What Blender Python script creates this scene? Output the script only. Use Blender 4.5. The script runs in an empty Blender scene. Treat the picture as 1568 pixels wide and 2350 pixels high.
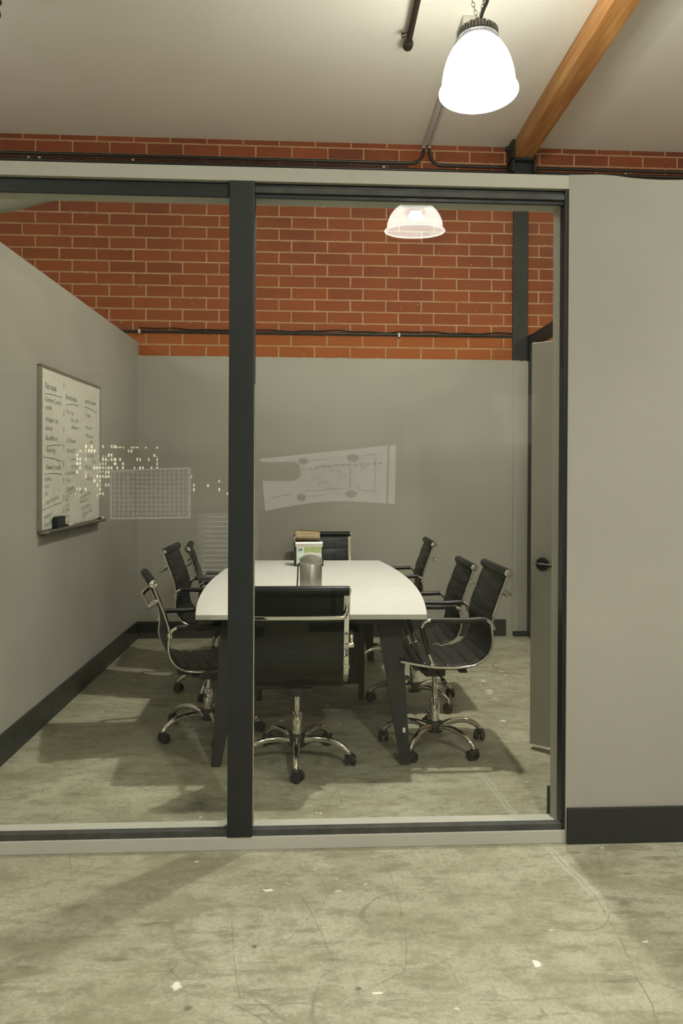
import bpy, bmesh, math, random
from mathutils import Vector, Matrix
PI = math.pi
rnd = random.Random(7)
S = bpy.context.scene
COL = S.collection

# ------------------------------------------------------------------ helpers
def lin(r, g, b):
    f = lambda c: (c / 255 / 12.92) if c / 255 <= 0.04045 else ((c / 255 + 0.055) / 1.055) ** 2.4
    return (f(r), f(g), f(b), 1.0)

class MB:
    def __init__(s):
        s.bm = bmesh.new()
    def box(s, a, b, bev=0.0, rot=None, seg=2):
        t = bmesh.new()
        bmesh.ops.create_cube(t, size=1)
        c = [(a[i] + b[i]) / 2 for i in range(3)]
        d = [abs(b[i] - a[i]) for i in range(3)]
        for v in t.verts:
            v.co = Vector((v.co.x * d[0], v.co.y * d[1], v.co.z * d[2]))
        if bev > 0:
            bmesh.ops.bevel(t, geom=t.edges[:], offset=min(bev, min(d) * 0.45), segments=seg, profile=0.6, affect='EDGES')
        M = Matrix.Translation(c)
        if rot is not None:
            M = M @ rot
        t.transform(M)
        s.join(t)
        return s
    def join(s, t):
        me = bpy.data.meshes.new('tmp')
        t.to_mesh(me); t.free()
        s.bm.from_mesh(me)
        bpy.data.meshes.remove(me)
    def lathe(s, prof, n=32, M=None, closed=False):
        t = bmesh.new()
        rings = []
        for (r, z) in prof:
            if r < 1e-6:
                rings.append([t.verts.new((0, 0, z))])
            else:
                rings.append([t.verts.new((r * math.cos(2 * PI * i / n), r * math.sin(2 * PI * i / n), z)) for i in range(n)])
        prs = list(zip(rings[:-1], rings[1:]))
        if closed:
            prs.append((rings[-1], rings[0]))
        for A, B in prs:
            for i in range(n):
                j = (i + 1) % n
                if len(A) == 1 and len(B) == 1: continue
                if len(A) == 1: t.faces.new((A[0], B[j], B[i]))
                elif len(B) == 1: t.faces.new((A[i], A[j], B[0]))
                else: t.faces.new((A[i], A[j], B[j], B[i]))
        bmesh.ops.recalc_face_normals(t, faces=t.faces[:])
        if M is not None: t.transform(M)
        s.join(t)
        return s
    def cyl(s, p, q, r, r2=None, n=20, bev=0.0):
        p, q = Vector(p), Vector(q)
        L = (q - p).length
        r2 = r if r2 is None else r2
        M = Matrix.Translation(p) @ (q - p).to_track_quat('Z', 'Y').to_matrix().to_4x4()
        b = min(bev, L * 0.4, min(r, r2) * 0.5)
        if b > 0:
            pr = [(0, 0), (r - b, 0), (r - .3 * b, .3 * b), (r, b), (r2, L - b), (r2 - .3 * b, L - .3 * b), (r2 - b, L), (0, L)]
        else:
            pr = [(0, 0), (r, 0), (r2, L), (0, L)]
        return s.lathe(pr, n, M)
    def sweep(s, pts, sec, up=(0, 1, 0), cap=True, radii=None):
        """sec: list of (u,v) offsets; u along 'up' axis, v along tangent x up"""
        t = bmesh.new()
        pts = [Vector(p) for p in pts]
        up = Vector(up)
        rings = []
        for i, p in enumerate(pts):
            tg = (pts[min(i + 1, len(pts) - 1)] - pts[max(i - 1, 0)]).normalized()
            u = (up - tg * up.dot(tg))
            if u.length < 1e-4: u = tg.orthogonal()
            u.normalize()
            w = tg.cross(u)
            k = radii[i] if radii else 1.0
            rings.append([t.verts.new(p + u * a * k + w * b * k) for a, b in sec])
        n = len(sec)
        for A, B in zip(rings[:-1], rings[1:]):
            for i in range(n):
                j = (i + 1) % n
                t.faces.new((A[i], A[j], B[j], B[i]))
        if cap:
            t.faces.new(rings[0][::-1]); t.faces.new(rings[-1])
        bmesh.ops.recalc_face_normals(t, faces=t.faces[:])
        s.join(t)
        return s
    def tube(s, pts, r, n=12, up=(0, 0, 1), radii=None):
        sec = [(r * math.cos(2 * PI * i / n), r * math.sin(2 * PI * i / n)) for i in range(n)]
        # parallel transport frame
        t = bmesh.new()
        pts = [Vector(p) for p in pts]
        u = None; rings = []
        for i, p in enumerate(pts):
            tg = (pts[min(i + 1, len(pts) - 1)] - pts[max(i - 1, 0)]).normalized()
            if u is None: u = tg.orthogonal().normalized()
            u = (u - tg * u.dot(tg)).normalized()
            w = tg.cross(u)
            k = radii[i] if radii else 1.0
            rings.append([t.verts.new(p + (u * a + w * b) * k) for a, b in sec])
        for A, B in zip(rings[:-1], rings[1:]):
            for i in range(n):
                j = (i + 1) % n
                t.faces.new((A[i], A[j], B[j], B[i]))
        t.faces.new(rings[0][::-1]); t.faces.new(rings[-1])
        bmesh.ops.recalc_face_normals(t, faces=t.faces[:])
        s.join(t)
        return s
    def poly(s, pts, z0, z1, bev=0.0):
        t = bmesh.new()
        A = [t.verts.new((x, y, z0)) for x, y in pts]
        B = [t.verts.new((x, y, z1)) for x, y in pts]
        t.faces.new(A[::-1]); t.faces.new(B)
        for i in range(len(pts)):
            j = (i + 1) % len(pts)
            t.faces.new((A[i], A[j], B[j], B[i]))
        bmesh.ops.recalc_face_normals(t, faces=t.faces[:])
        if bev:
            es = [e for e in t.edges if abs(e.verts[0].co.z - e.verts[1].co.z) < 1e-6]
            bmesh.ops.bevel(t, geom=es, offset=bev, segments=2, profile=0.6, affect='EDGES')
        s.join(t)
        return s
    def build(s, name, mat, parent=None, smooth=True, loc=None):
        me = bpy.data.meshes.new(name)
        s.bm.to_mesh(me); s.bm.free()
        me.materials.append(mat)
        if smooth:
            me.shade_smooth()
            try: me.set_sharp_from_angle(angle=math.radians(38))
            except Exception: pass
        o = bpy.data.objects.new(name, me)
        COL.objects.link(o)
        if parent is not None: o.parent = parent
        if loc is not None: o.location = loc
        return o

def tag(o, label=None, cat=None, group=None, kind=None):
    if label: o['label'] = label
    if cat: o['category'] = cat
    if group: o['group'] = group
    if kind: o['kind'] = kind
    return o
def empty(name, loc=(0, 0, 0), rz=0.0):
    o = bpy.data.objects.new(name, None)
    COL.objects.link(o); o.location = loc; o.rotation_euler = (0, 0, rz)
    o.empty_display_size = 0.1
    return o
def copy_tree(o, parent=None):
    c = o.copy(); COL.objects.link(c)
    if parent is not None: c.parent = parent
    for ch in list(o.children): copy_tree(ch, c)
    return c
def cr(pts, n=8):
    """Catmull-Rom through pts"""
    P = [Vector(p) for p in pts]
    P = [P[0] * 2 - P[1]] + P + [P[-1] * 2 - P[-2]]
    out = []
    for i in range(1, len(P) - 2):
        for k in range(n):
            t = k / n
            a, b, c, d = P[i - 1], P[i], P[i + 1], P[i + 2]
            out.append(0.5 * ((2 * b) + (c - a) * t + (2 * a - 5 * b + 4 * c - d) * t * t + (3 * b - a - 3 * c + d) * t ** 3))
    out.append(P[-2])
    return out
def rrect(w, h, r, n=3):
    out = []
    for cx, cy, a0 in ((w / 2 - r, h / 2 - r, 0), (-w / 2 + r, h / 2 - r, 90), (-w / 2 + r, -h / 2 + r, 180), (w / 2 - r, -h / 2 + r, 270)):
        for k in range(n + 1):
            a = math.radians(a0 + 90 * k / n)
            out.append((cx + r * math.cos(a), cy + r * math.sin(a)))
    return out

# ------------------------------------------------------------------ materials
class NT:
    def __init__(s, name):
        s.m = bpy.data.materials.new(name); s.m.use_nodes = True
        s.t = s.m.node_tree; s.N = s.t.nodes; s.L = s.t.links
        s.b = s.N['Principled BSDF']; s.out = s.N['Material Output']
    def n(s, typ, **k):
        o = s.N.new(typ)
        for a, v in k.items():
            if a in o.bl_rna.properties: setattr(o, a, v)
            else: o.inputs[a.replace('_', ' ')].default_value = v
        return o
    def l(s, a, b): s.L.new(a, b)
    def pos(s):
        return s.n('ShaderNodeTexCoord').outputs['Object']
    def mapped(s, scale=(1, 1, 1), loc=(0, 0, 0), rot=(0, 0, 0)):
        m = s.n('ShaderNodeMapping')
        m.inputs['Scale'].default_value = scale; m.inputs['Location'].default_value = loc; m.inputs['Rotation'].default_value = rot
        s.l(s.pos(), m.inputs[0]); return m.outputs[0]
    def noise(s, vec, scale, detail=4, rough=0.55):
        o = s.n('ShaderNodeTexNoise'); o.inputs['Scale'].default_value = scale; o.inputs['Detail'].default_value = detail; o.inputs['Roughness'].default_value = rough
        s.l(vec, o.inputs['Vector']); return o.outputs['Fac']
    def ramp(s, fac, stops):
        o = s.n('ShaderNodeValToRGB'); e = o.color_ramp.elements
        while len(e) < len(stops): e.new(0.5)
        for i, (p, c) in enumerate(stops):
            e[i].position = p; e[i].color = c if len(c) == 4 else (*c, 1)
        s.l(fac, o.inputs[0]); return o.outputs[0]
    def g(s, fac, a, b, lo=0.0, hi=1.0):
        o = s.n('ShaderNodeMapRange'); o.clamp = True
        for k, v in zip(('From Min', 'From Max', 'To Min', 'To Max'), (a, b, lo, hi)): o.inputs[k].default_value = v
        s.l(fac, o.inputs[0]); return o.outputs[0]
    def mix(s, fac, a, b, mode='MIX'):
        o = s.n('ShaderNodeMix'); o.data_type = 'RGBA'; o.blend_type = mode
        if isinstance(fac, (int, float)): o.inputs[0].default_value = fac
        else: s.l(fac, o.inputs[0])
        for v, i in ((a, 6), (b, 7)):
            if isinstance(v, tuple): o.inputs[i].default_value = v if len(v) == 4 else (*v, 1)
            else: s.l(v, o.inputs[i])
        return o.outputs[2]
    def math(s, op, a, b=0.0):
        o = s.n('ShaderNodeMath'); o.operation = op
        for v, i in ((a, 0), (b, 1)):
            if isinstance(v, (int, float)): o.inputs[i].default_value = v
            else: s.l(v, o.inputs[i])
        return o.outputs[0]
    def bump(s, h, strength=0.3, dist=0.005):
        o = s.n('ShaderNodeBump'); o.inputs['Strength'].default_value = strength; o.inputs['Distance'].default_value = dist
        s.l(h, o.inputs['Height']); s.l(o.outputs[0], s.b.inputs['Normal'])
    def base(s, c, rough=0.5, metal=0.0):
        if isinstance(c, tuple): s.b.inputs['Base Color'].default_value = c
        else: s.l(c, s.b.inputs['Base Color'])
        if isinstance(rough, (int, float)): s.b.inputs['Roughness'].default_value = rough
        else: s.l(rough, s.b.inputs['Roughness'])
        s.b.inputs['Metallic'].default_value = metal
        return s

def simple(name, c, rough=0.5, metal=0.0, var=0.08, sc=20, bump=0.0, bsc=200):
    t = NT(name); p = t.pos()
    n = t.noise(p, sc, 3)
    d = tuple(x * (1 - var) for x in c[:3]) + (1,); u = tuple(min(1, x * (1 + var)) for x in c[:3]) + (1,)
    t.base(t.ramp(n, [(0.3, d), (0.7, u)]), t.g(t.noise(p, sc * 1.7, 2), .3, .7, max(0.02, rough * .9), min(1, rough * 1.1)), metal)
    if bump: t.bump(t.noise(p, bsc, 2), bump, 0.002)
    return t.m

M = {}
def paint(name, c, var=0.04):
    t = NT(name); p = t.pos()
    n1 = t.noise(p, 1.3, 4); n2 = t.noise(p, 14, 3)
    a = t.mix(t.g(n1, .35, .65), tuple(x * (1 - var) for x in c[:3]), tuple(x * (1 + var) for x in c[:3]))
    a = t.mix(t.g(n2, .62, .8, 0, .10), a, tuple(x * .7 for x in c[:3]))
    t.base(a, .62)
    t.bump(t.noise(p, 260, 2), .12, .001)
    return t.m
M['wall'] = paint('wall_paint', (.340, .327, .276, 1))
M['trimgrey'] = paint('trim_paint', (.46, .45, .385, 1))
M['doorpaint'] = paint('door_paint', (.44, .415, .365, 1), .02)
M['ceil'] = paint('ceiling_paint', (.80, .79, .70, 1), .02)
M['dark'] = simple('dark_frame_paint', (.0115, .0140, .0135, 1), .5, 0, .12, 9, .05)
M['stop'] = simple('dusty_dark_paint', (.055, .056, .049, 1), .6, 0, .3, 14)
M['caulk'] = simple('pale_caulk', (.42, .37, .26, 1), .7, 0, .2, 30)
M['basebd'] = simple('baseboard_rubber', (.020, .022, .020, 1), .55, 0, .1, 6)
M['steelblk'] = simple('black_steel', (.011, .0115, .009, 1), .55, 0, .2, 12)
M['conduit'] = simple('black_conduit', (.02, .018, .013, 1), .4, 0, .2, 30)
M['conduitgrey'] = simple('painted_conduit', (.48, .46, .41, 1), .5)
M['chrome'] = simple('chrome', (.78, .75, .68, 1), .07, 1.0, .03, 40)
M['leather'] = simple('black_leather', (.0065, .0078, .0075, 1), .46, 0, .15, 40, .06, 300)
M['leather'].node_tree.nodes['Principled BSDF'].inputs['Specular IOR Level'].default_value = .30
M['blackplastic'] = simple('black_plastic', (.008, .008, .008, 1), .45, 0, .1, 40)
M['tablewhite'] = simple('white_laminate', (.70, .695, .645, 1), .42, 0, .02, 8)
M['tableedge'] = simple('laminate_edge', (.60, .585, .51, 1), .5, 0, .03, 20)
M['tablesteel'] = simple('black_table_steel', (.008, .008, .0075, 1), .5, 0, .1, 20)
M['sticker'] = simple('paper_sticker', (.75, .73, .65, 1), .6)
M['board'] = simple('whiteboard_enamel', (.66, .645, .55, 1), .28, 0, .02, 3)
M['alu'] = simple('brushed_aluminium', (.48, .46, .40, 1), .35, 1.0, .06, 50)
M['ink'] = simple('marker_ink', (.03, .03, .028, 1), .6, 0, .3, 30)
M['felt'] = simple('black_felt', (.018, .022, .02, 1), .9, 0, .2, 80, .3, 300)
M['pen'] = simple('white_plastic', (.6, .58, .5, 1), .35)
M['kraft'] = simple('kraft_paper', (.60, .49, .30, 1), .8, 0, .1, 15, .2, 120)
M['card'] = simple('pale_card', (.62, .70, .64, 1), .5, 0, .02, 10)
M['cardgreen'] = simple('green_print', (.36, .43, .17, 1), .5, 0, .25, 60)
M['cardink'] = simple('grey_print', (.10, .13, .13, 1), .6)
M['steel'] = simple('brushed_steel', (.66, .63, .56, 1), .36, 1.0, .01, 6)
M['steellid'] = simple('satin_grey_lid', (.36, .335, .29, 1), .4, 0.3, .04, 30)
M['housing'] = simple('lamp_housing', (.13, .125, .10, 1), .5, .2, .1, 30)
M['vent'] = simple('vent_metal', (.010, .0098, .0085, 1), .8)
M['chain'] = simple('zinc_chain', (.45, .43, .38, 1), .35, 1.0)
M['paperwhite'] = simple('white_paper', (.80, .79, .72, 1), .7, 0, .02, 6)
M['printgrey'] = simple('grey_ink_print', (.30, .29, .26, 1), .7)
M['felt_grey'] = simple('grey_fabric', (.20, .18, .15, 1), .9, 0, .1, 60)
M['ductgrey'] = simple('grey_duct', (.30, .29, .235, 1), .55, 0, .04, 5)

def brick_mat():
    t = NT('red_brick')
    p = t.pos()
    sep = t.n('ShaderNodeSeparateXYZ'); t.l(p, sep.inputs[0])
    comb = t.n('ShaderNodeCombineXYZ')
    wob = t.math('MULTIPLY', t.math('SUBTRACT', t.noise(p, 22, 3), .5), .007)
    wob2 = t.math('MULTIPLY', t.math('SUBTRACT', t.noise(t.mapped((1, 1, 1), (5, 3, 1)), 22, 3), .5), .007)
    t.l(t.math('ADD', t.math('ADD', sep.outputs[0], 1.926 + .309 * 100), wob), comb.inputs[0])
    t.l(t.math('ADD', t.math('ADD', sep.outputs[2], -3.612 + .1008 * 100), wob2), comb.inputs[1])
    def brk(c1, c2, mo, ms):
        b = t.n('ShaderNodeTexBrick'); b.offset = .35; b.offset_frequency = 2; b.squash = 1.0
        b.inputs['Scale'].default_value = 1; b.inputs['Brick Width'].default_value = .309; b.inputs['Row Height'].default_value = .1008
        b.inputs['Mortar Size'].default_value = ms; b.inputs['Mortar Smooth'].default_value = .15; b.inputs['Bias'].default_value = 0
        b.inputs['Color1'].default_value = c1; b.inputs['Color2'].default_value = c2; b.inputs['Mortar'].default_value = mo
        t.l(comb.outputs[0], b.inputs['Vector']); return b
    b = brk((.255, .062, .018, 1), (.165, .042, .017, 1), (.40, .225, .115, 1), .0068)
    n1 = t.noise(p, 2.2, 3); n2 = t.noise(p, 60, 4, .7); n3 = t.noise(p, 9, 3)
    col = t.mix(t.g(n1, .4, .65, 0, .45), b.outputs['Color'], (.29, .085, .018, 1))
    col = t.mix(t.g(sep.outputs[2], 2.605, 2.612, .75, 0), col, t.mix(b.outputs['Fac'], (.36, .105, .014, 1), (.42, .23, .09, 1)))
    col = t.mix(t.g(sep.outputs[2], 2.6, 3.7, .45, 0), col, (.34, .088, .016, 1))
    col = t.mix(b.outputs['Fac'], col, t.ramp(n3, [(.3, (.36, .20, .10)), (.7, (.47, .31, .17))]))
    col = t.mix(t.g(n2, .3, .7, .0, .35), col, t.mix(.5, col, (.08, .02, .008, 1)))
    # small white paint chips
    v = t.n('ShaderNodeTexVoronoi'); v.inputs['Scale'].default_value = 9
    t.l(p, v.inputs['Vector'])
    col = t.mix(t.g(v.outputs['Distance'], .035, .05, .7, 0), col, (.6, .5, .38, 1))
    t.base(col, .85)
    h = t.math('ADD', t.math('MULTIPLY', b.outputs['Fac'], -1.0), t.math('MULTIPLY', n2, .35))
    t.bump(h, .55, .006)
    return t.m
M['brick'] = brick_mat()

def floor_mat():
    t = NT('polished_concrete'); p = t.pos()
    big = t.noise(p, .8, 3, .6); mid = t.noise(t.mapped((1.0, 1.5, 1)), 3.2, 5, .68); fine = t.noise(p, 75, 2, .75)
    med = t.noise(t.mapped((1.0, 1.25, 1), (9, 4, 0)), 13, 4, .7)
    streak = t.noise(t.mapped((1.0, 2.4, 1), (3, 1, 0), (0, 0, .35)), 5.5, 5, .72)
    c = t.ramp(big, [(.32, (0.345, 0.336, 0.228)), (.5, (0.405, 0.397, 0.282)), (.68, (0.470, 0.462, 0.340))])
    c = t.mix(t.g(mid, .44, .62, 0, .75), c, (0.262, 0.248, 0.155, 1))
    c = t.mix(t.g(streak, .52, .64, 0, .74), c, (0.210, 0.195, 0.120, 1))
    c = t.mix(t.g(streak, .30, .42, .45, 0), c, (0.516, 0.507, 0.422, 1))
    c = t.mix(t.g(med, .50, .66, 0, .55), c, (0.204, 0.187, 0.129, 1))
    c = t.mix(t.g(med, .28, .42, .35, 0), c, (0.480, 0.470, 0.383, 1))
    c = t.mix(t.g(fine, .35, .65, .38, 0), c, (0.180, 0.166, 0.121, 1))
    # faint random hairline scratches
    for sc, loc, wdt, am, stp in (((1, 1, 1), (0, 0, 0), .0022, .40, .6), ((1, 1.5, 1), (7, 2, 0), .0020, .40, .9), ((1.4, 1, 1), (11, 4, 0), .0018, .40, 1.2)):
        q = t.noise(t.mapped(sc, loc), stp, 1, .3)
        d = t.math('ABSOLUTE', t.math('SUBTRACT', q, .5))
        msk = t.math('MULTIPLY', t.g(d, wdt * .3, wdt, am, 0), t.g(t.noise(p, 2.3, 3), .50, .60))
        c = t.mix(msk, c, (.10, .088, .055, 1))
    dash = t.noise(t.mapped((5, 30, 1), (2, 2, 0)), 1.0, 4, .6)
    c = t.mix(t.math('MULTIPLY', t.g(dash, .60, .70, 0, .6), t.g(t.noise(p, 1.7, 3), .42, .58)), c, (0.104, 0.092, 0.063, 1))
    dash2 = t.noise(t.mapped((30, 7, 1), (5, 1, 0), (0, 0, .5)), 1.0, 4, .6)
    c = t.mix(t.math('MULTIPLY', t.g(dash2, .63, .71, 0, .5), t.g(t.noise(t.mapped((1, 1, 1), (8, 8, 0)), 1.7, 3), .45, .6)), c, (0.104, 0.092, 0.063, 1))
    # wobbling position shared by the drawn marks
    nz = t.n('ShaderNodeTexNoise'); nz.inputs['Scale'].default_value = 7; t.l(p, nz.inputs['Vector'])
    sb = t.n('ShaderNodeVectorMath'); sb.operation = 'SUBTRACT'; sb.inputs[1].default_value = (.5, .5, .5); t.l(nz.outputs['Color'], sb.inputs[0])
    sk = t.n('ShaderNodeVectorMath'); sk.operation = 'SCALE'; sk.inputs['Scale'].default_value = .035; t.l(sb.outputs[0], sk.inputs[0])
    wp = t.n('ShaderNodeVectorMath'); wp.operation = 'ADD'; t.l(p, wp.inputs[0]); t.l(sk.outputs[0], wp.inputs[1])
    gate = t.g(t.noise(p, 9, 4), .40, .52, .25, 1)
    def seg(a, b, w, am, soft=.5):
        m = t.n('ShaderNodeMapping'); m.vector_type = 'TEXTURE'
        m.inputs['Location'].default_value = (a[0], a[1], 0); m.inputs['Rotation'].default_value = (0, 0, math.atan2(b[1] - a[1], b[0] - a[0]))
        t.l(wp.outputs[0], m.inputs[0])
        s_ = t.n('ShaderNodeSeparateXYZ'); t.l(m.outputs[0], s_.inputs[0])
        L = math.hypot(b[0] - a[0], b[1] - a[1])
        k = t.g(t.math('ABSOLUTE', s_.outputs[1]), w * soft, w, am, 0)
        e = t.g(t.math('ABSOLUTE', t.math('SUBTRACT', s_.outputs[0], L / 2)), L / 2, L / 2 + .004, 1, 0)
        return t.math('MULTIPLY', k, e)
    def lines(ls, w, am, col, gated=True):
        nonlocal c
        acc = None
        for pl in ls:
            for a, b in zip(pl[:-1], pl[1:]):
                k = seg(a, b, w, am)
                acc = k if acc is None else t.math('MAXIMUM', acc, k)
        if gated: acc = t.math('MULTIPLY', acc, gate)
        c = t.mix(acc, c, col)
    lines([[(-.042, 2.734), (.047, 2.499), (.116, 2.199)], [(.0, 2.745), (-.064, 2.721), (-.181, 2.64), (-.211, 2.511), (-.185, 2.262), (-.151, 2.092)],
           [(.327, 2.778), (.338, 2.536), (.334, 2.322), (.307, 2.18)], [(.123, 2.64), (.083, 2.522), (-.048, 2.318)], [(.307, 2.18), (.1, 2.05)]], .0018, .45, (.085, .075, .045, 1))
    lines([[(-.62, 2.224), (.023, 2.203)], [(-.278, 2.064), (.3, 2.06), (.728, 2.05)], [(-.5, 2.62), (-.22, 2.42)]], .0017, .38, (.09, .08, .05, 1))
    # old saw joint with a paler patched band beside it
    lines([[(.80, 4.5), (.862, 3.634), (.9, 3.171), (1.0, 2.545)], ], .022, .35, (0.504, 0.494, 0.422, 1), False)
    lines([[(.80, 4.5), (.862, 3.634), (.9, 3.171), (1.0, 2.545), (.983, 2.313), (.941, 1.989), (.90, 1.7)]], .0022, .65, (.10, .09, .055, 1))
    # dark dirt blots
    bn = t.noise(p, 26, 4, .7)
    def blot(x, y, r, am, col=(.06, .055, .035, 1)):
        nonlocal c
        d = t.n('ShaderNodeVectorMath'); d.operation = 'DISTANCE'; d.inputs[1].default_value = (x, y, 0)
        w2 = t.n('ShaderNodeVectorMath'); w2.operation = 'MULTIPLY_ADD'; w2.inputs[1].default_value = (.12 * r / .1,) * 3
        t.l(sb.outputs[0], w2.inputs[0]); t.l(p, w2.inputs[2]); t.l(w2.outputs[0], d.inputs[0])
        k = t.math('MULTIPLY', t.g(d.outputs['Value'], r * .35, r, am, 0), t.g(bn, .3, .6, .45, 1))
        c = t.mix(k, c, col)
    for x, y, r, am in ((-.43, 3.30, .15, .75), (-.30, 3.24, .09, .5), (-.288, 2.058, .016, .95), (.168, 2.112, .012, .95), (-.125, 2.318, .011, .9), (1.086, 2.488, .035, .6), (1.05, 2.52, .025, .5)):
        blot(x, y, r, am)
    # white paint flecks
    fw = t.n('ShaderNodeVectorMath'); fw.operation = 'ADD'
    n2 = t.n('ShaderNodeTexNoise'); n2.inputs['Scale'].default_value = 30; t.l(p, n2.inputs['Vector'])
    sc_ = t.n('ShaderNodeVectorMath'); sc_.operation = 'SCALE'; sc_.inputs['Scale'].default_value = .05
    t.l(n2.outputs['Color'], sc_.inputs[0]); t.l(p, fw.inputs[0]); t.l(sc_.outputs[0], fw.inputs[1])
    def flecks(sc, r0, r1, loc, gate_, streched):
        v = t.n('ShaderNodeTexVoronoi'); v.inputs['Scale'].default_value = sc
        m = t.n('ShaderNodeMapping'); m.inputs['Scale'].default_value = streched; m.inputs['Location'].default_value = loc
        t.l(fw.outputs[0], m.inputs[0]); t.l(m.outputs[0], v.inputs['Vector'])
        sep = t.n('ShaderNodeSeparateColor'); t.l(v.outputs['Color'], sep.inputs[0])
        return t.math('MULTIPLY', t.g(v.outputs['Distance'], r0, r1, 1, 0), t.g(sep.outputs[0], gate_, gate_ + .02))
    f1 = flecks(4.0, .06, .08, (0, 0, 0), .45, (1, 1.3, 1))
    f2 = flecks(11.0, .07, .10, (2, 5, 0), .72, (1, 1.3, 1))
    f3 = flecks(3.0, .03, .05, (4, 1, 0), .6, (1, 1.2, 1))
    f4 = flecks(9.0, .16, .22, (1, 7, 0), .25, (1, .8, 1))
    dd = t.n('ShaderNodeVectorMath'); dd.operation = 'DISTANCE'; dd.inputs[1].default_value = (1.42, 5.2, 0); t.l(p, dd.inputs[0])
    f4 = t.math('MULTIPLY', f4, t.g(dd.outputs['Value'], .2, .55, 1, 0))
    c = t.mix(t.math('MULTIPLY', f1, .7), c, (.86, .86, .77, 1))
    c = t.mix(t.math('MULTIPLY', f2, .55), c, (.84, .83, .72, 1))
    c = t.mix(t.math('MULTIPLY', f4, .7), c, (.88, .87, .77, 1))
    c = t.mix(t.math('MULTIPLY', f3, .55), c, (.07, .06, .04, 1))
    t.base(c, t.g(big, .3, .7, .38, .58))
    t.b.inputs['Specular IOR Level'].default_value = .35
    return t.m
M['floor'] = floor_mat()

def wood_mat():
    t = NT('fir_wood'); v = t.mapped((14, .9, 14))
    n = t.noise(v, 1.6, 5, .6); n2 = t.noise(t.mapped((60, 2.0, 60)), 1.5, 3)
    c = t.ramp(n, [(.3, (.23, .100, .028)), (.5, (.35, .165, .048)), (.7, (.45, .245, .088))])
    c = t.mix(t.g(n2, .5, .75, 0, .4), c, (.22, .085, .018, 1))
    t.base(c, .6); t.bump(n2, .15, .003)
    return t.m
M['wood'] = wood_mat()

def glass_mat():
    t = NT('clear_glass')
    N, L = t.N, t.L
    N.remove(t.b)
    geo = t.n('ShaderNodeNewGeometry')
    ior = t.g(geo.outputs['Backfacing'], 0, 1, 1.27, 1 / 1.27)
    fr = t.n('ShaderNodeFresnel'); L.new(ior, fr.inputs['IOR'])
    tr = t.n('ShaderNodeBsdfTransparent'); tr.inputs[0].default_value = (.975, .985, .97, 1)
    gl = t.n('ShaderNodeBsdfGlossy'); gl.inputs['Roughness'].default_value = 0.0; gl.inputs['Color'].default_value = (1, 1, 1, 1)
    mx = t.n('ShaderNodeMixShader')
    L.new(fr.outputs[0], mx.inputs[0]); L.new(tr.outputs[0], mx.inputs[1]); L.new(gl.outputs[0], mx.inputs[2])
    L.new(mx.outputs[0], t.out.inputs['Surface'])
    return t.m
M['glass'] = glass_mat()

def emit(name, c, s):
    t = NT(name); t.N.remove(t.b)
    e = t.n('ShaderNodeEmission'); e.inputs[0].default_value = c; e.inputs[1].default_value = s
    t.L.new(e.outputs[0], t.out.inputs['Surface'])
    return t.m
def shade_mat():
    t = NT('prismatic_acrylic_shade'); t.N.remove(t.b)
    tr = t.n('ShaderNodeBsdfTransparent'); tr.inputs[0].default_value = (.95, .95, .93, 1)
    tl = t.n('ShaderNodeBsdfTranslucent'); tl.inputs[0].default_value = (.85, .84, .78, 1)
    df = t.n('ShaderNodeBsdfDiffuse'); df.inputs[0].default_value = (.85, .84, .78, 1)
    e = t.n('ShaderNodeEmission'); e.inputs[0].default_value = (1, .985, .90, 1); e.inputs[1].default_value = 27.0
    a = t.n('ShaderNodeMixShader'); a.inputs[0].default_value = .6; t.l(df.outputs[0], a.inputs[1]); t.l(tl.outputs[0], a.inputs[2])
    ad = t.n('ShaderNodeAddShader'); t.l(a.outputs[0], ad.inputs[0]); t.l(e.outputs[0], ad.inputs[1])
    m = t.n('ShaderNodeMixShader')
    t.l(t.g(t.noise(t.pos(), 25, 2), .3, .7, .17, .23), m.inputs[0])
    t.l(tr.outputs[0], m.inputs[1]); t.l(ad.outputs[0], m.inputs[2])
    t.l(m.outputs[0], t.out.inputs['Surface'])
    return t.m
M['shade'] = shade_mat()
M['rim'] = emit('lit_acrylic_rim', (1, .98, .9, 1), 20.0)

def facade_mat(name, lo, hi, zmin):
    t = NT(name); p = t.pos()
    sep = t.n('ShaderNodeSeparateXYZ'); t.l(p, sep.inputs[0])
    cx, cz = .54, .82
    fx = t.math('DIVIDE', sep.outputs[0], cx); fz = t.math('DIVIDE', sep.outputs[2], cz)
    ix = t.math('FLOOR', fx); iz = t.math('FLOOR', fz)
    cmb = t.n('ShaderNodeCombineXYZ'); t.l(ix, cmb.inputs[0]); t.l(iz, cmb.inputs[1])
    wn = t.n('ShaderNodeTexWhiteNoise'); wn.noise_dimensions = '3D'; t.l(cmb.outputs[0], wn.inputs['Vector'])
    cl = t.noise(p, .16, 2)
    thr = t.g(cl, .38, .62, hi, lo)
    lit = t.math('GREATER_THAN', wn.outputs['Value'], thr)
    gx = t.math('MULTIPLY', t.math('GREATER_THAN', t.math('FRACT', fx), .22), t.math('LESS_THAN', t.math('FRACT', fx), .82))
    gz = t.math('MULTIPLY', t.math('GREATER_THAN', t.math('FRACT', fz), .2), t.math('LESS_THAN', t.math('FRACT', fz), .9))
    k = t.math('MULTIPLY', t.math('MULTIPLY', lit, t.math('GREATER_THAN', sep.outputs[2], zmin)), t.math('MULTIPLY', gx, gz))
    t.base((.01, .011, .012, 1), .8)
    t.b.inputs['Emission Color'].default_value = (1, .93, .62, 1)
    t.l(t.math('MULTIPLY', k, t.g(wn.outputs['Color'], 0, 1, 4, 13)), t.b.inputs['Emission Strength'])
    return t.m
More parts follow.
